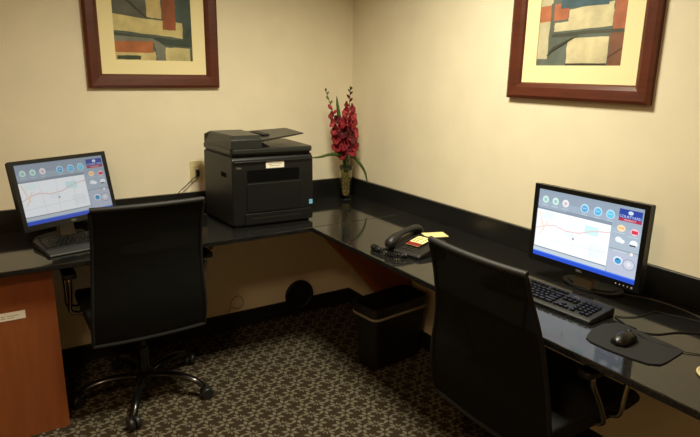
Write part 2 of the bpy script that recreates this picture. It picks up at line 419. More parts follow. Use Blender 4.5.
RP = [(96, 104, 96),
      ((190, 182, 150), R4(0, .12, .15, 1.2)), ((176, 108, 76), [(0, .78), (.35, .81), (.35, 1.10), (0, 1.06)]),
      ((92, 98, 86), R4(.13, .10, .17, 1.1)),
      ((206, 196, 158), [(.19, .60), (.86, .65), (.86, 1.05), (.62, 1.02), (.36, .97), (.36, .77), (.19, .75)]),
      ((176, 108, 78), [(.87, .55), (1, .57), (1, 1.2), (.87, 1.2)]),
      ((206, 195, 156), [(.37, .03), (.84, .03), (.84, .48), (.37, .47)]),
      ((124, 84, 62), [(.85, 0), (1, 0), (1, .56), (.85, .54)]),
      ((78, 80, 68), [(.17, .56), (.6, .60), (1, .60), (1, .54), (.6, .54), (.4, .51), (.17, .50)]),
      ((72, 72, 58), [(.12, .18), (.2, .34), (.42, .49), (.5, .52), (.42, .45), (.24, .32), (.15, .17)]),
      ((60, 58, 46), R4(.37, 0, .84, .04)), ((84, 60, 44), [(.85, .12), (1, .28), (1, .31), (.85, .15)]),
      ((72, 98, 108), R4(.25, 1.0, .8, 1.5)), ((206, 190, 140), R4(.1, 1.5, .55, 1.85)), ((180, 92, 60), R4(.6, 1.45, .95, 1.7))]
picture((-1.19, 0, 1.421), 0, 'mahogany framed abstract picture with grey and cream blocks on the back wall', LP)
picture((0, -1.606, 1.419), -PI/2, 'mahogany framed abstract picture with orange and cream blocks on the right wall', RP, .72)

# ------------------------------------------------------------------ printer
t = empty('multifunction_printer', (-.774, -.357, HC), math.radians(-3), 'large black multifunction printer with document feeder standing on the back counter', 'printer')
x0, x1, y0, y1 = -.212, .217, -.150, .20
def flare(o):   # the left flank splays out towards the wall
    for v in o.data.vertices:
        if v.co.x < -.1: v.co.x -= .038*max(0, min(1, (v.co.y-y0)/(y1-y0)))
    return o
bm = NB()
prism(bm, [(y0, .012), (y0, .27), (y0+.002, .335), (y0+.018, .352), (y1, .352), (y1, .012)], 'x', x0, x1)
# chamfer the upper left shoulder slightly
for v in bm.verts:
    if v.co.z > .345: v.co.x *= .985
flare(obj('body', bm, M['printer'], t, bevel=.006))
bm = NB(); box(bm, x0+.015, x1-.015, y0+.02, y1-.01, 0, .012); obj('foot_plate', bm, M['plastic_dark'], t)
bm = NB()
# output slot: flat plate on the front, the recess's shade put into its colour
prism(bm, rrect(x0+.075, x1-.078, .226, .284, .004), 'y', y0-.0015, y0+.004, 0)
obj('output_slot', bm, M['recess_shade'], t)
bm = NB(); prism(bm, rrect(x0+.072, x1-.06, .075, .218, .008), 'y', y0-.005, y0+.004); obj('front_cover', bm, M['printer'], t, bevel=.002)
bm = NB(); prism(bm, rrect(x0+.06, x1-.012, .014, .068, .006), 'y', y0-.006, y0+.004)
o = obj('paper_tray', bm, M['printer'], t, bevel=.002)
bm = NB(); box(bm, x0+.10, x1-.07, y0-.008, y0-.006, .040, .046); obj('tray_grip', bm, M['printer_top'], o)
bm = NB(); prism(bm, [(y0-.008, .322), (y0-.008, .328), (y0+.05, .362), (y0+.05, .352), (y0+.01, .328)], 'x', x0+.01, x1-.008); obj('control_panel', bm, M['printer'], t, bevel=.002)
bm = NB(); box(bm, x0-.0015, x0+.004, -.08, -.02, .245, .268); flare(obj('side_handle', bm, M['recess_shade'], t, bevel=.003))  # shallow block; the shade of the grip hollow is its black colour
bm = NB(); text_into(bm, 'DELL', .012, lambda a, c: (x0+.035+a, y0-.0008, .298+c)); obj('maker_mark', bm, M['grey_mark'], t)
# lid
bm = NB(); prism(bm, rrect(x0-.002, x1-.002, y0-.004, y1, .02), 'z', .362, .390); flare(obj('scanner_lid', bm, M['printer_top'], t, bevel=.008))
bm = NB(); box(bm, x0+.01, x1-.01, y0+.02, y1-.01, .350, .364); flare(obj('lid_hinge', bm, M['plastic_dark'], t))
bm = NB()   # feeder housing: tall block on the left with cut corners
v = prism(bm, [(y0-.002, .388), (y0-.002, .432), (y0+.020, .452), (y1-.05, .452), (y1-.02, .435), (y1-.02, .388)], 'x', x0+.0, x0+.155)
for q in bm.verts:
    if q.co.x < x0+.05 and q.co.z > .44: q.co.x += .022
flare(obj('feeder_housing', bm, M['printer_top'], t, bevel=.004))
bm = NB(); 
vs = [bm.verts.new(p) for p in ((x0+.150, y0+.0, .430), (x0+.150, y1-.035, .440), (x1-.034, y1-.08, .456), (x1-.034, y0+.04, .452), (x0+.150, y0+.0, .418), (x0+.150, y1-.035, .418), (x1-.034, y1-.08, .450), (x1-.034, y0+.04, .446))]
for f in ((0,3,2,1),(4,5,6,7),(0,1,5,4),(1,2,6,5),(2,3,7,6),(3,0,4,7)): bm.faces.new([vs[i] for i in f])
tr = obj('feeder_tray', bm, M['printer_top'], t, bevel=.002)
bm = NB(); box(bm, x0+.19, x0+.23, y0+.09, y1-.09, .438, .447); obj('paper_guide', bm, M['plastic_dark'], tr, bevel=.003)
bm = NB(); prism(bm, [(x0+.15, .389), (x0+.15, .424), (x0+.21, .389)], 'y', y0+.03, y1-.05); obj('exit_ramp', bm, M['plastic_dark'], t)
bm = NB(); box(bm, 0, .096, -.0012, 0, 0, .034)
for a, b_ in ((.012, .035), (.038, .058), (.061, .082)): box(bm, a, b_, -.0016, -.0012, .018, .0205, 1)
for a, b_ in ((.02, .045), (.048, .073)): box(bm, a, b_, -.0016, -.0012, .010, .0125, 1)
lo = obj('label_sticker', bm, [M['white_paper'], M['ink']], t, mtx=Matrix.Translation((x0+.172, y0-.0012, .290))); lo['label'] = 'white printed label'
bm = NB(); box(bm, x1-.024, x1-.006, y0-.0065, y0, .090, .112); lo = obj('sticker', bm, M['blue_sticker'], t); lo['label'] = 'small pale blue sticker'

# ------------------------------------------------------------------ monitors
def monitor(loc, rz, tilt, zc, depth, label, k, roll=0):
    t = empty('monitor', loc, rz, label, 'monitor', 'desktop monitors')
    SW, SH, BT = .408, .255, .018
    # local head frame: origin at the screen's centre, x right, z up, facing -y
    Mx = Matrix.Translation((0, depth, zc)) @ Matrix.Rotation(-tilt, 4, 'X') @ Matrix.Rotation(roll, 4, 'Y')
    W2, H2 = SW/2+BT, SH/2
    bm = NB()
    zb, zt = -H2-.024, H2+.017
    ring = [(-W2, W2, zb, zt), (-SW/2, SW/2, -H2, H2)]
    for q in ((-W2, W2, H2, zt), (-W2, W2, zb, -H2), (-W2, -SW/2, -H2, H2), (SW/2, W2, -H2, H2)):
        box(bm, q[0], q[1], -.006, .012, q[2], q[3])
    bmesh.ops.remove_doubles(bm, verts=bm.verts, dist=1e-5)
    obj('bezel', bm, M['bezel'], t, mtx=Mx)
    bm = NB(); frust_pts = [(-W2, .010, zb), ]
    A = [(-W2+.002, zb+.002), (W2-.002, zb+.002), (W2-.002, zt-.002), (-W2+.002, zt-.002)]; B = [(-W2*.8, zb*.72), (W2*.8, zb*.72), (W2*.8, zt*.72), (-W2*.8, zt*.72)]
    a = [bm.verts.new((p[0], .012, p[1])) for p in A]; m_ = [bm.verts.new((p[0], .030, p[1])) for p in A]; b = [bm.verts.new((p[0], .058, p[1])) for p in B]
    bm.faces.new(a); bm.faces.new(b[::-1])
    for P, Q in ((a, m_), (m_, b)):
        for i in range(4): bm.faces.new((P[i], Q[i], Q[(i+1) % 4], P[(i+1) % 4]))
    obj('rear_housing', bm, M['plastic'], t, mtx=Mx, bevel=.004)
    # the lit screen, its picture laid out in fractions of width and height (v down)
    bm = NB(); mats = []; idx = {}
    def mi(c):
        c = tuple(c)
        if c not in idx: idx[c] = len(mats); mats.append(emat('screen_tone', c, k))
        return idx[c]
    lay = [0]
    def P(u, v): return (-SW/2+u*SW, -.0008-.00004*lay[0], H2-v*SH)
    def poly(c, pts):
        lay[0] += 1
        bm.faces.new([bm.verts.new(P(u, v)) for u, v in pts]).material_index = mi(c)
    def rc(c, u0, v0, u1, v1): poly(c, [(u0, v0), (u1, v0), (u1, v1), (u0, v1)])
    def el(c, cu, cv, r, sq=1): poly(c, [(cu+r*math.cos(a), cv+r*1.6*sq*math.sin(a)) for a in [2*PI*i/16 for i in range(16)]])
    cols = [(140, 155, 172), (152, 168, 184), (160, 176, 190), (166, 180, 194), (168, 180, 196), (160, 172, 190)]
    for i, c in enumerate(cols): rc(c, 0, i*.93/6, 1, (i+1)*.93/6)
    rc((128, 142, 158), 0, .255, .74, .30)
    rc((182, 192, 202), .02, .262, .30, .268)
    for cu, c in ((.075, (196, 222, 214)), (.18, (196, 226, 216)), (.285, (228, 224, 228))):
        el(c, cu, .145, .034); el((150, 190, 186), cu, .148, .016); rc((200, 208, 214), cu-.03, .225, cu+.03, .232)
    el((222, 168, 176), .285, .148, .012)
    for cu, c in ((.475, (90, 160, 206)), (.60, (80, 176, 220)), (.715, (96, 190, 222))):
        el((176, 214, 232), cu, .155, .040); el(c, cu, .160, .030); rc((190, 224, 240), cu-.02, .150, cu+.016, .158)
        rc((200, 208, 216), cu-.03, .240, cu+.03, .246)
    # map sheet with its roads
    rc((236, 240, 244), .0, .30, .735, .86)
    rc((222, 240, 240), .06, .33, .18, .42); rc((196, 232, 234), .50, .38, .63, .50); rc((226, 236, 240), .30, .55, .42, .62); rc((228, 234, 240), .55, .62, .70, .80)
    road = [(.0, .60), (.10, .53), (.20, .50), (.32, .54), (.45, .52), (.58, .44), (.735, .40)]
    for p, q in zip(road, road[1:]): poly((226, 186, 182), [(p[0], p[1]-.008), (q[0], q[1]-.008), (q[0], q[1]+.006), (p[0], p[1]+.006)])
    poly((240, 214, 190), [(.02, .33), (.035, .33), (.10, .62), (.085, .62)])
    poly((238, 214, 196), [(.04, .68), (.05, .69), (.13, .47), (.12, .46)])
    for a_, b_ in (((.2, .3), (.24, .86)), ((.4, .3), (.38, .86)), ((.6, .3), (.57, .86))):
        poly((218, 224, 232), [a_, (a_[0]+.006, a_[1]), (b_[0]+.006, b_[1]), b_])
    poly((216, 222, 230), [(0, .74), (.735, .68), (.735, .69), (0, .75)])
    el((150, 130, 150), .40, .62, .010)
    # right column
    rc((30, 60, 150), .79, .045, .985, .165); rc((170, 40, 70), .79, .165, .985, .205)
    def ptxt(cu, cv, sc): 
        lay[0] += 1
        return lambda a, c: P(cu+a*sc/SW, cv-c*sc/SH)
    text_into(bm, 'COURTYARD', .0125, ptxt(.8875, .142, 1), mi((200, 214, 240)))
    text_into(bm, 'MARRIOTT', .0085, ptxt(.8875, .186, 1), mi((232, 206, 220)))
    el((214, 226, 244), .888, .085, .022, .7); rc((120, 150, 210), .874, .083, .902, .088)
    el((240, 214, 178), .825, .305, .036, .8); rc((236, 180, 110), .80, .29, .85, .315)
    el((232, 190, 200), .94, .32, .036, .8); rc((206, 50, 80), .915, .30, .968, .345)
    el((226, 232, 238), .815, .46, .030, .8); el((238, 240, 244), .845, .475, .024, .7)
    el((232, 234, 238), .945, .47, .034, .8); rc((40, 50, 60), .915, .49, .965, .51)
    rc((198, 206, 216), .76, .365, .86, .372); rc((198, 206, 216), .89, .385, .98, .392)
    rc((142, 154, 170), .745, .585, 1, .60); rc((196, 200, 206), .78, .61, .90, .625); el((240, 226, 220), .94, .615, .014)
    rc((176, 184, 202), .745, .635, 1, .93)
    el((214, 226, 236), .835, .74, .042, .85); el((60, 150, 200), .835, .745, .030, .85); rc((20, 60, 110), .82, .715, .84, .73)
    el((150, 158, 178), .93, .76, .056, .85); el((196, 200, 212), .93, .76, .046, .85); el((216, 218, 226), .93, .755, .020, .85)
    rc((130, 142, 156), 0, .86, .735, .875); rc((214, 224, 230), .06, .89, .42, .898); rc((184, 196, 206), 0, .875, .735, .93)
    rc((190, 204, 216), .60, .885, .70, .90)
    rc((28, 74, 196), 0, .93, 1, 1); rc((70, 120, 230), 0, .93, 1, .945)
    # back plane of the panel
    box(bm, -SW/2, SW/2, -.0005, .004, -H2, H2, mi((30, 34, 44)))
    s = obj('screen', bm, mats, t, mtx=Mx)
    bm = NB(); text_into(bm, 'DELL', .011, lambda a, c: (a, -.0063, -H2-.012+c)); obj('maker_mark', bm, M['grey_mark'], t, mtx=Mx)
    for i in range(5):
        bm = NB(); u = SW/2-.062+i*.014
        prism(bm, ell(u, -H2-.012, .0022 if i < 4 else .0035, .0022 if i < 4 else .0035, 12), 'y', -.0075, -.006); obj('button', bm, M['button'], t, mtx=Mx)
    # stand: oval foot, satin neck
    bm = NB(); yb = depth+.045
    prism(bm, [(-.036, .010), (.036, .010), (.036, zc-.115), (-.036, zc-.115)], 'y', yb-.006, yb+.022)
    for v in bm.verts:
        if v.co.z < .02: v.co.y -= .020
    obj('stand_neck', bm, M['grey_neck'], t, bevel=.004)
    bm = NB(); prism(bm, [(-.05, zc-.13), (.05, zc-.13), (.05, zc+.05), (-.05, zc+.05)], 'y', yb+.005, yb+.05); obj('neck_mount', bm, M['plastic'], t, bevel=.004)
    bm = NB(); prism(bm, ell(0, yb+.045, .115, .075, 36), 'z', 0, .009); prism(bm, ell(0, yb+.045, .095, .058, 36), 'z', .009, .014)
    obj('stand_base', bm, M['plastic_dark'], t, bevel=.002)
    return t
M['button'] = mat('light_grey_button', (190, 190, 185), .4)
def mon_at(cx, cy, cz, yaw, tilt, label, k, roll=0):
    # choose the foot so the screen's centre lands on the given point
    zc = cz-HC; monitor((cx, cy, HC), yaw, tilt, zc, 0.0, label, k, roll)
mon_at(-1.692, -.303, .994, math.radians(25), math.radians(12.5), 'black widescreen monitor on the back counter, tilted back, left of the printer', .66)
mon_at(-.229, -1.886, .977, math.radians(-88), math.radians(.6), 'black widescreen monitor upright on the right counter beside the mouse', 1.2, math.radians(0))

# ------------------------------------------------------------------ keyboards
def keyboard(loc, rz, label, rest, sy=1):
    t = empty('keyboard', loc, rz, label, 'keyboard', 'desktop keyboards')
    W, Dp = .45, .155
    bm = NB()
    prism(bm, [(-Dp/2, 0), (-Dp/2-.002, .010), (-Dp/2+.012, .016), (Dp/2-.004, .028), (Dp/2, .022), (Dp/2, 0)], 'x', -W/2, W/2)
    obj('case', bm, M['plastic'], t, bevel=.004)
    def ztop(y): return .016+(y+Dp/2-.012)/(Dp-.016)*.012
    def key(x, y, w, d=.0155):
        bm = NB(); z = ztop(y)
        v = frust(bm, (x-w/2, x+w/2, y-d/2, y+d/2), z-.001, (x-w/2+.0022, x+w/2-.0022, y-d/2+.002, y+d/2-.0028), z+.0065)
        return obj('key', bm, M['key'], t)
    p = .0187; xs = -W/2+.016; ys = -Dp/2+.025
    n = 0
    rows = [[1.4, 1.2, 1.4, 5.6, 1.4, 1.2, 1.4], [2.3]+[1]*10+[2.3], [1.8]+[1]*11+[2.0], [1.5]+[1]*12+[1.3], [1]*13+[2], ]
    for r, row in enumerate(rows):
        x = xs; y = ys+r*p; s_ = 14.9/sum(row)
        for k in row:
            w = k*p*s_; key(x+w/2, y, w-.0028); x += w
    x = xs
    for k in [0, 2, 3, 4, 5, 6.6, 7.6, 8.6, 9.6, 11.1, 12, 12.95, 13.9]: key(xs+k*p+p/2, ys+5*p+.008, p-.003, .013)
    xn = xs+15.2*p
    for c in range(3):
        key(xn+c*p+p/2, ys, p-.0028); key(xn+c*p+p/2, ys+3*p, p-.0028); key(xn+c*p+p/2, ys+4*p, p-.0028)
    key(xn+1.5*p, ys+p, p-.0028)
    xm = xn+3.35*p
    for r in range(5):
        for c in range(4):
            if r == 0 and c == 1: continue
            key(xm+(c+.5)*p*.93, ys+r*p, p*.93-.0028)
    bm = NB(); box(bm, xm, xm+.06, ys+5*p, ys+5*p+.012, ztop(ys+5*p)-.001, ztop(ys+5*p)+.001); obj('light_panel', bm, M['grey_mark'] if False else M['plastic_dark'], t)
    bm = NB(); text_into(bm, 'DELL', .009, lambda a, c: (xn+1.5*p+a, ys+5*p+.008+c, ztop(ys+5*p)+.0022)); obj('maker_mark', bm, M['grey_mark'], t)
    if rest:
        bm = NB(); prism(bm, [(-Dp/2-.062, 0), (-Dp/2-.062, .008), (-Dp/2-.045, .015), (-Dp/2-.003, .017), (-Dp/2-.003, 0)], 'x', -W/2, W/2)
        obj('palm_rest', bm, M['palm'], t, bevel=.004)
    t.scale = (1, sy, 1)
    return t
keyboard((-1.615, -.365, HC), math.radians(12), 'black keyboard with palm rest in front of the left monitor', True)
keyboard((-.393, -1.866, HC), math.radians(-87), 'black keyboard on the right counter in front of the right monitor', False, .9)

# ------------------------------------------------------------------ mouse, pad
pad = [(-0.517, -2.135), (-0.472, -2.118), (-0.41, -2.113), (-0.358, -2.132), (-0.360, -2.191), (-0.366, -2.30), (-0.369, -2.339), (-0.38, -2.347), (-0.43, -2.352), (-0.48, -2.357), (-0.509, -2.356), (-0.533, -2.336), (-0.545, -2.293), (-0.553, -2.224), (-0.552, -2.17), (-.540, -2.146)]
cx = sum(p[0] for p in pad)/len(pad); cy = sum(p[1] for p in pad)/len(pad)
bm = NB(); prism(bm, [(a-cx, b-cy) for a, b in pad], 'z', 0, .004)
tag(obj('mouse_pad', bm, M['rubber'], loc=(cx, cy, HC), bevel=.001), 'dark grey mouse pad with wavy edge on the right counter', 'mouse pad')
t = empty('computer_mouse', (-.470, -2.222, HC+.004), math.radians(-84), 'black optical mouse resting on the dark mouse pad', 'mouse')
bm = NB(); rings = []
NS = 12
for i in range(NS+1):
    u = i/NS; y = -.055+.11*u
    wdt = .031*math.sqrt(max(0, 1-(2*u-1)**4))*(1-.10*math.sin(PI*u)) + .0015; hgt = .036*(math.sin(PI*(u*.86+.07))**.7)
    rings.append([bm.verts.new((wdt*math.cos(a), y, .002+hgt*max(0, math.sin(a))**.75)) for a in [PI*k/12 for k in range(13)]])
for A, B in zip(rings, rings[1:]):
    for k in range(12): bm.faces.new((A[k], A[k+1], B[k+1], B[k]))
    bm.faces.new((A[0], B[0], B[12], A[12]))
bm.faces.new(rings[0]); bm.faces.new(rings[-1][::-1])
obj('shell', bm, M['bezel'], t, smooth='all')
bm = NB(); lathe(bm, [(.003, -.003), (.011, -.003), (.011, .003), (.003, .003)], 20); t.scale = (.86, .86, .86); obj('scroll_wheel', bm, M['plastic'], t, smooth=True, mtx=Matrix.Translation((0, .030, .026)) @ Matrix.Rotation(PI/2, 4, 'Y'))
def cable(name, pts, r, label, m='cable'):
    bm = NB(); tube(bm, smoothpath(pts, 6), r*.62, 6); return tag(obj(name, bm, M[m], smooth=True), label, 'cable')
z = HC+.0022
cable('mouse_cable', [(-.408, -2.222, z+.012), (-.395, -2.245, z+.003), (-.388, -2.298, z+.003), (-.376, -2.352, z+.001), (-.351, -2.385, z), (-.33, -2.45, z), (-.30, -2.55, z)], .0022, 'thin black mouse cable trailing off the mouse pad to the right')
cable('keyboard_cable', [(-.315, -2.092, z), (-.30, -2.115, z), (-.251, -2.138, z), (-.172, -2.142, z), (-.153, -2.181, z), (-.124, -2.262, z), (-.11, -2.40, z), (-.10, -2.6, z)], .0025, 'black keyboard cable looping toward the right backsplash')
cable('monitor_cable', [(-.325, -2.098, z), (-.342, -2.133, z), (-.362, -2.185, z), (-.335, -2.24, z), (-.256, -2.273, z), (-.17, -2.36, z), (-.12, -2.5, z)], .0032, 'thick black monitor cable curving behind the mouse pad')
M['grey_cable'] = mat('grey_cable', (96, 92, 84), .5)
cable('network_cable', [(-.12, -1.98, z), (-.075, -2.08, z), (-.07, -2.16, z), (-.085, -2.26, z), (-.07, -2.40, z), (-.06, -2.6, z)], .0028, 'light grey cable lying along the right backsplash', 'grey_cable')
bm = NB(); lathe(bm, [(.0, 0), (.047, 0), (.050, .003), (.050, .006), (.046, .006), (.045, .003), (0, .003)], 36, cap=False)
tag(obj('coaster', bm, M['almond'], loc=(-.437, -2.468, HC), smooth=True), 'pale round coaster at the right edge of the counter', 'coaster')

# ------------------------------------------------------------------ telephone
t = empty('telephone', (-.432, -1.205, HC), math.radians(-76), 'black desk telephone with handset on the right counter', 'telephone')
bm = NB()   # local: +y away from user (towards the wall), x to the user's right
prism(bm, [(-.105, 0), (-.108, .012), (-.098, .020), (.085, .046), (.098, .042), (.102, 0)], 'x', -.085, .10)
obj('base', bm, M['plastic'], t, bevel=.006)
sl = math.atan2(.026, .183)
Sm = Matrix.Translation((0, -.098, .020)) @ Matrix.Rotation(sl, 4, 'X')
bm = NB()
box(bm, -.085, -.035, .0, .185, 0, .006); obj('handset_cradle', bm, M['plastic_dark'], t, mtx=Sm, bevel=.002)
for r in range(4):
    for c in range(3):
        bm = NB(); frust(bm, (-.012+c*.022, .006+c*.022, .02+r*.017, .032+r*.017), 0, (-.010+c*.022, .004+c*.022, .022+r*.017, .030+r*.017), .004)
        obj('key', bm, M['printer_top'], t, mtx=Sm)
bm = NB(); box(bm, -.020, .050, .098, .195, .0008, .0026, 0)
box(bm, -.020, .050, .098, .128, .0026, .0029, 1)
for q in range(4): box(bm, -.012, .015 if q % 2 else .022, .137+q*.014, .142+q*.014, .0026, .0029, 2)
for q in range(4): box(bm, .030, .042, .137+q*.014, .142+q*.014, .0026, .0029, 2)
fc = obj('faceplate_card', bm, [M['cream_paper'], M['card_red'], M['card_ink']], t, mtx=Sm @ Matrix.Translation((0, -.045, .0075))); fc['label'] = 'cream faceplate card with red and dark print'
bm = NB(); hp = [(-.060, -.108, .026), (-.060, -.102, .042), (-.060, -.080, .056), (-.060, -.03, .070), (-.060, .02, .076), (-.060, .070, .074), (-.060, .095, .066), (-.060, .102, .052)]
rr = [.020, .026, .022, .0155, .0155, .022, .026, .020]
pp = smoothpath(hp, 4); ri = [rr[min(int(i/4), 7)]*(1-(i % 4)/4)+rr[min(int(i/4)+1, 7)]*((i % 4)/4) for i in range(len(pp))]
tube(bm, pp, ri, 12, flat=.8); obj('handset', bm, M['plastic'], t, smooth='all')
# coiled cord
base = smoothpath([(-.062, -.115, .022), (-.085, -.140, .014), (-.125, -.140, .012), (-.145, -.115, .012), (-.12, -.120, .012), (-.07, -.150, .012), (-.01, -.150, .012), (.03, -.132, .012), (.04, -.118, .012)], 30)
cp = []
for i, p in enumerate(base):
    a = i*.95; q = base[min(i+1, len(base)-1)]-base[max(i-1, 0)]; q.normalize(); s_ = q.cross(Vector((0, 0, 1))).normalized(); u_ = s_.cross(q)
    cp.append(p+s_*math.cos(a)*.0075+u_*math.sin(a)*.0075)
bm = NB(); tube(bm, cp, .0028, 5); obj('coiled_cord', bm, M['cable'], t, smooth=True)
bm = NB(); box(bm, -.04, .04, -.055, .055, 0, .002)
tag(obj('paper_slip', bm, M['cream_paper'], loc=(-.195, -1.06, HC)), 'small blank cream slip of paper lying behind the telephone', 'paper')
bpy.data.objects['paper_slip'].rotation_euler = (0, 0, math.radians(70))

# ------------------------------------------------------------------ waste bin
t = empty('waste_bin', (-.240, -.785, 0), math.radians(6), 'black rectangular waste bin with a liner under the right counter', 'bin')
def loft(bm, secs, mi=0, capb=True, capt=False, n=5):
    rings = [[bm.verts.new((x, y, z)) for x, y in rrect(-w/2, w/2, -d/2, d/2, r, n)] for w, d, r, z in secs]
    for A, B in zip(rings, rings[1:]):
        k = len(A)
        for i in range(k): bm.faces.new((A[i], A[(i+1) % k], B[(i+1) % k], B[i])).material_index = mi
    if capb: bm.faces.new(rings[0][::-1]).material_index = mi
    if capt: bm.faces.new(rings[-1]).material_index = mi
bm = NB(); loft(bm, [(.33, .145, .03, 0), (.385, .195, .035, .35), (.379, .189, .033, .35), (.325, .14, .028, .006)], capt=True); obj('body', bm, M['bin'], t, smooth=True)
bm = NB(); loft(bm, [(.386, .196, .036, .298), (.391, .201, .037, .34), (.392, .202, .037, .354), (.376, .186, .032, .354), (.368, .178, .030, .30), (.34, .15, .03, .12)], capb=False, capt=True)
for v in bm.verts:
    if v.co.z < .3: v.co.z += random.uniform(-.004, .004)
obj('liner', bm, M['bag'], t, smooth=True)
bm = NB(); loft(bm, [(.388, .198, .036, .288), (.391, .201, .036, .290), (.3925, .2025, .036, .300), (.389, .199, .036, .303)], capb=False); obj('liner_hem', bm, M['hem'], t, smooth=True)

# ------------------------------------------------------------------ vase and flowers
t = empty('glass_vase', (-.155, -.185, HC), 0, 'clear cut glass vase with amber pebbles on the counter in the corner', 'vase')
prof = [(0, 0), (.031, 0), (.035, .004), (.036, .03), (.034, .09), (.033, .14), (.037, .18), (.040, .210), (.038, .210), (.034, .18), (.031, .14), (.031, .09), (.032, .012), (0, .010)]
bm = NB(); seg = 36; rings = []
for r, z_ in prof:
    rings.append([bm.verts.new(((r*(1+(.03 if .02 < z_ < .2 and k % 3 == 0 else 0)))*math.cos(2*PI*k/seg) if r else 0, (r*(1+(.03 if .02 < z_ < .2 and k % 3 == 0 else 0)))*math.sin(2*PI*k/seg) if r else 0, z_)) for k in range(seg)])
for A, B in zip(rings, rings[1:]):
    for k in range(seg): bm.faces.new((A[k], A[(k+1) % seg], B[(k+1) % seg], B[k]))
bmesh.ops.remove_doubles(bm, verts=bm.verts, dist=1e-6)
obj('vessel', bm, M['glass'], t, smooth='all')
bm = NB()
for i in range(190):
    a = random.uniform(0, 2*PI); r = math.sqrt(random.random())*.0225; zz = .020+random.random()*.150; s_ = random.uniform(.0055, .008)
    m = Matrix.Translation((r*math.cos(a), r*math.sin(a), zz)) @ Matrix.Diagonal((s_, s_, s_*.8, 1)); bmesh.ops.create_icosphere(bm, subdivisions=1, radius=1, matrix=m)
tag(obj('pebbles', bm, M['pebble'], t), kind='stuff')

VX, VY = -.155, -.185
def leaf_strip(bm, pts, wid, side):
    P = smoothpath(pts, 6); n = len(P); A = []
    for i, p in enumerate(P):
        u = i/(n-1); w_ = wid*math.sin(PI*min(1, .12+u*.88))**.7
        s_ = Vector(side)*w_
        A.append((bm.verts.new(p-s_), bm.verts.new(p+Vector((0, 0, -.0012))), bm.verts.new(p+s_), bm.verts.new(p+Vector((0, 0, .0012)))))
    for a, b in zip(A, A[1:]):
        for k in range(4): bm.faces.new((a[k], a[(k+1) % 4], b[(k+1) % 4], b[k]))
def stalk(label, pts, blooms, buds):
    g = empty('gladiolus_stem', (VX, VY, HC+.03), 0, label, 'flower', 'red gladiolus flowers')
    P = smoothpath(pts, 8); bm = NB(); tube(bm, P, [.0042*(1-.55*i/len(P)) for i in range(len(P))], 7); obj('stem', bm, M['leaf'], g, smooth=True)
    def at(h):
        i = h*(len(P)-1); j = int(min(i, len(P)-2)); return P[j].lerp(P[j+1], i-j)
    for k, (h, ang, s_, mk) in enumerate(blooms):
        c = at(h); d = Vector((math.cos(ang), math.sin(ang), .25)).normalized(); bm = NB()
        q = d.to_track_quat('Z', 'Y').to_matrix().to_4x4(); m0 = Matrix.Translation(c) @ q @ Matrix.Rotation(random.uniform(0, 2), 4, 'Z')
        for pnum in range(6):     # six flaring petals around a throat
            a = pnum*PI/3; rw = s_*(1 if pnum % 2 else .88)
            rows = []
            for r_, (out, up, wd) in enumerate(((.06, .0, .12), (.26, .42, .34), (.58, .80, .52), (.92, .95, .46), (1.10, .86, .12))):
                row = []
                for e in (-1, -.5, 0, .5, 1):
                    cup = .10*e*e+(.05*math.sin(e*7+pnum+k) if r_ > 2 else 0)
                    row.append(bm.verts.new(m0 @ (Matrix.Rotation(a, 4, 'Z') @ Vector((out*rw, e*wd*rw, (up+cup)*rw*.95)))))
                rows.append(row)
            for A, B in zip(rows, rows[1:]):
                for e in range(4): bm.faces.new((A[e], A[e+1], B[e+1], B[e]))
        o = obj('blossom', bm, M[mk], g, smooth='all'); so = o.modifiers.new('thickness', 'SOLIDIFY'); so.thickness = .0009
    for h, ang, s_, mk in buds:
        c = at(h); d = Vector((math.cos(ang)*.7, math.sin(ang)*.7, .8)).normalized(); bm = NB()
        tube(bm, [c, c+d*s_*.5, c+d*s_*1.2, c+d*s_*1.8, c+d*s_*2.1], [s_*.25, s_*.5, s_*.55, s_*.3, s_*.05], 8); obj('bud', bm, M[mk], g, smooth='all')
    return g
toward = math.atan2(-3.09-VY, -1.99-VX)
def bl(h0, h1, n, s0, s1, seed, mks):
    random.seed(seed); out = []
    for i in range(n):
        u = i/(n-1); out.append((h0+(h1-h0)*u, toward+(1.1 if i % 2 else -1.1)*random.uniform(.5, 1.1)+(random.uniform(-.3, .3)), s0+(s1-s0)*u, random.choice(mks)))
    return out
# right-hand stalk, tall
stalk('taller red gladiolus leaning right, tip above the vase', [(0, .005, 0), (.0, 0, .18), (.012, .002, .33), (.022, .008, .50), (.030, .012, .632)],
      bl(.42, .80, 13, .054, .026, 3, ['petal', 'petal', 'petal_dark', 'petal_pink']), [(.84, toward+1, .014, 'petal_dark'), (.87, toward-1.2, .014, 'petal_dark'), (.91, toward+1, .012, 'petal_dark'), (.94, toward-.9, .011, 'bud'), (.97, toward+.8, .011, 'petal_dark'), (.995, toward, .009, 'bud')])
# left-hand stalk
stalk('shorter red gladiolus leaning left with green buds at its tip', [(-.006, -.004, 0), (-.012, -.002, .16), (-.040, .0, .32), (-.085, .008, .48), (-.135, .016, .622)],
      bl(.46, .74, 9, .041, .024, 5, ['petal', 'petal_pink', 'petal', 'petal_dark']), [(.76, toward+1, .017, 'petal_pink'), (.80, toward-1, .019, 'petal_pink'), (.85, toward+1, .012, 'bud'), (.89, toward-1, .012, 'bud'), (.94, toward+1, .010, 'bud'), (.985, toward, .010, 'petal_dark')])
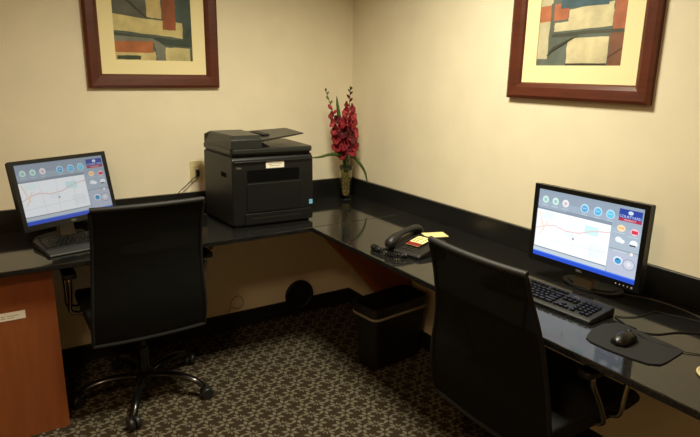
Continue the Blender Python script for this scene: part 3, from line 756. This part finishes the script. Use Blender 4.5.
# a third, short bushy stalk low in front
stalk('short full red gladiolus low in the middle of the vase', [(.004, -.008, 0), (.004, -.012, .16), (-.010, -.028, .28), (-.022, -.036, .44)],
      bl(.60, .98, 7, .046, .036, 9, ['petal', 'petal', 'petal_dark']), [])
def leafobj(label, pts, w_, side):
    bm = NB(); leaf_strip(bm, [(p[0]-VX, p[1]-VY, p[2]-HC-.03) for p in pts], w_, side)
    return tag(obj('flower_leaf', bm, M['leaf'], loc=(VX, VY, HC+.03), smooth='all'), label, 'leaf', 'gladiolus leaves')
side = (math.cos(toward+PI/2), math.sin(toward+PI/2), 0)
leafobj('long green leaf drooping right from the vase to the backsplash', [(VX+.005, VY, .80), (VX+.010, VY-.005, .985), (-.125, -.215, 1.022), (-.095, -.245, .985), (-.070, -.262, .935), (-.056, -.265, .885), (-.050, -.268, .865)], .009, (.6, -.35, .6))
leafobj('narrow green leaf reaching left from the vase above the printer', [(VX-.005, VY, .82), (VX-.015, VY-.005, .98), (-.20, -.20, 1.035), (-.28, -.215, 1.048), (-.36, -.23, 1.040), (-.43, -.24, 1.040)], .010, (0, .4, .9))
leafobj('upright pointed green leaf between the two tall flower stalks', [(VX, VY, .82), (VX-.01, VY, 1.0), (-.188, -.175, 1.20), (-.205, -.17, 1.30), (-.214, -.165, 1.378)], .013, side)

# ------------------------------------------------------------------ office chairs
def office_chair(loc, rz, label, base_rot, widths):
    t = empty('office_chair', loc, rz, label, 'chair', 'black mesh office chairs')
    # backrest sheet: rows (z, y, half width)
    rows = [(z_, y_, hw) for (z_, y_), hw in zip([(.385, -.205), (.45, -.222), (.52, -.236), (.60, -.243), (.68, -.248), (.76, -.258), (.85, -.280), (.92, -.303), (.985, -.325)], widths)]
    def sheet(bm, th, shrink=0, z0=None):
        g = []
        for z_, y_, hw in rows:
            g.append([(x*(hw-shrink), y_-.022+.018*x*x, z_) for x in [-1+2*i/10 for i in range(11)]])
        V = [[bm.verts.new(p) for p in r] for r in g]; W_ = [[bm.verts.new((p[0], p[1]+th, p[2])) for p in r] for r in g]
        n, m = len(V), 11
        for i in range(n-1):
            for j in range(m-1):
                bm.faces.new((V[i][j], V[i][j+1], V[i+1][j+1], V[i+1][j])); bm.faces.new((W_[i][j], W_[i+1][j], W_[i+1][j+1], W_[i][j+1]))
        for i in range(n-1):
            bm.faces.new((V[i][0], V[i+1][0], W_[i+1][0], W_[i][0])); bm.faces.new((V[i][-1], W_[i][-1], W_[i+1][-1], V[i+1][-1]))
        for j in range(m-1):
            bm.faces.new((V[0][j], W_[0][j], W_[0][j+1], V[0][j+1])); bm.faces.new((V[-1][j], V[-1][j+1], W_[-1][j+1], W_[-1][j]))
    bm = NB(); sheet(bm, .003, .004); obj('mesh_back', bm, M['mesh'], t, smooth=True)
    # frame: side rails, top rail, lower rail
    for s_ in (-1, 1):
        bm = NB(); tube(bm, smoothpath([(s_*hw, y_-.004, z_) for z_, y_, hw in rows], 3), .007, 8)
        obj('side_rail', bm, M['seat'], t, smooth=True)
    bm = NB(); z_, y_, hw = rows[-1]; tube(bm, [(x*hw, y_-.022+.018*x*x, z_+.010) for x in [-1+2*i/12 for i in range(13)]], .011, 10); obj('top_rail', bm, M['rail'], t, smooth=True)
    bm = NB(); z_, y_, hw = rows[0]; tube(bm, [(x*hw, y_-.022+.018*x*x, z_) for x in [-1+2*i/12 for i in range(13)]], .009, 8); obj('lower_rail', bm, M['seat'], t, smooth=True)
    bm = NB(); tube(bm, smoothpath([(0, -.05, .425), (0, -.16, .41), (0, -.215, .44), (0, -.232, .55)], 5), .018, 8, flat=.5); obj('back_support', bm, M['black_metal'], t, smooth=True)
    # seat cushion
    bm = NB(); pr = [(-.20, .455), (-.205, .475), (-.19, .497), (0, .500), (.17, .502), (.235, .492), (.265, .465), (.262, .445), (.20, .435), (-.19, .435)]
    prism(bm, pr, 'x', -.24, .24); obj('seat', bm, M['seat'], t, bevel=.014, smooth=True)
    bm = NB(); box(bm, -.10, .10, -.11, .12, .405, .436); obj('seat_mechanism', bm, M['black_metal'], t, bevel=.006)
    bm = NB(); lathe(bm, [(.026, .09), (.026, .24), (.016, .24), (.016, .41)], 16); obj('gas_column', bm, M['black_metal'], t, smooth=True)
    for s_ in (-1, 1):
        x = s_*(.290 if widths[0] < .25 else .280)
        bm = NB(); path = [(s_*.215, .07, .470), (s_*.24, .07, .470), (s_*.262, .07, .472), (x, .072, .488), (x, .082, .54), (x, .095, .60), (x, .105, .645), (x, .09, .668), (x, .0, .671), (x, -.08, .668), (x, -.095, .645), (x, -.07, .60), (x, -.035, .54), (x, -.012, .488), (s_*.262, -.01, .472), (s_*.24, -.01, .470), (s_*.215, -.01, .470)]
        tube(bm, smoothpath(path, 4), .0095, 10); obj('arm_tube', bm, M['chrome'] , t, smooth=True)
        bm = NB(); prism(bm, rrect(x-.026, x+.026, -.15, .16, .02), 'z', .674, .695); obj('armrest', bm, M['plastic'], t, bevel=.005)
    bm = NB(); lathe(bm, [(.045, .065), (.05, .075), (.048, .11), (.03, .118)], 20); obj('base_hub', bm, M['black_metal'], t, smooth=True)
    for k in range(5):
        a = math.radians(base_rot+72*k); c, s_ = math.cos(a), math.sin(a)
        bm = NB(); pts = [(r*c, r*s_, z_) for r, z_ in ((.03, .092), (.10, .104), (.18, .104), (.25, .088), (.285, .066), (.295, .056))]
        tube(bm, smoothpath(pts, 4), [.0225-.0004*i for i in range(21)], 10, flat=.75)
        leg = obj('base_leg', bm, M['black_metal'], t, smooth=True)
        bm = NB(); cxx, cyy = .297*c, .297*s_; yaw = a+.7
        for dd in (-.0125, .0125):
            mm = Matrix.Translation((cxx+.010*c, cyy+.010*s_, .025)) @ Matrix.Rotation(yaw, 4, 'Z') @ Matrix.Translation((0, dd*1.15, .0035)) @ Matrix.Rotation(PI/2, 4, 'X')
            b2 = NB(); lathe(b2, [(.012, -.0105), (.025, -.0105), (.0285, -.006), (.0285, .006), (.025, .0105), (.012, .0105)], 20); bmesh.ops.transform(b2, matrix=mm, verts=b2.verts)
            me = bpy.data.meshes.new('tmp'); b2.to_mesh(me); b2.free(); bm.from_mesh(me); bpy.data.meshes.remove(me)
        mm = Matrix.Translation((cxx, cyy, .0)) @ Matrix.Rotation(yaw, 4, 'Z')
        b2 = NB(); prism(b2, [(-.022, .026), (-.016, .044), (0, .053), (.016, .046), (.024, .030), (.015, .022)], 'y', -.003, .003)
        lathe(b2, [(.013, .040), (.014, .058)], 12)
        bmesh.ops.transform(b2, matrix=mm, verts=b2.verts)
        me = bpy.data.meshes.new('tmp'); b2.to_mesh(me); b2.free(); bm.from_mesh(me); bpy.data.meshes.remove(me)
        obj('caster', bm, M['caster'], leg, smooth=True)
    return t
M['caster'] = mat('dark_grey_caster_nylon', (34, 34, 34), .4)
office_chair((-1.455, -.462, 0), math.radians(0), 'black mesh back office chair tucked under the back counter before the left monitor', 26+5, [.238, .238, .236, .230, .224, .220, .217, .217, .220])
office_chair((-.465, -1.917, 0), math.radians(-90), 'black mesh back office chair tucked under the right counter before the right monitor', 60, [.264, .264, .260, .252, .238, .226, .213, .203, .199])
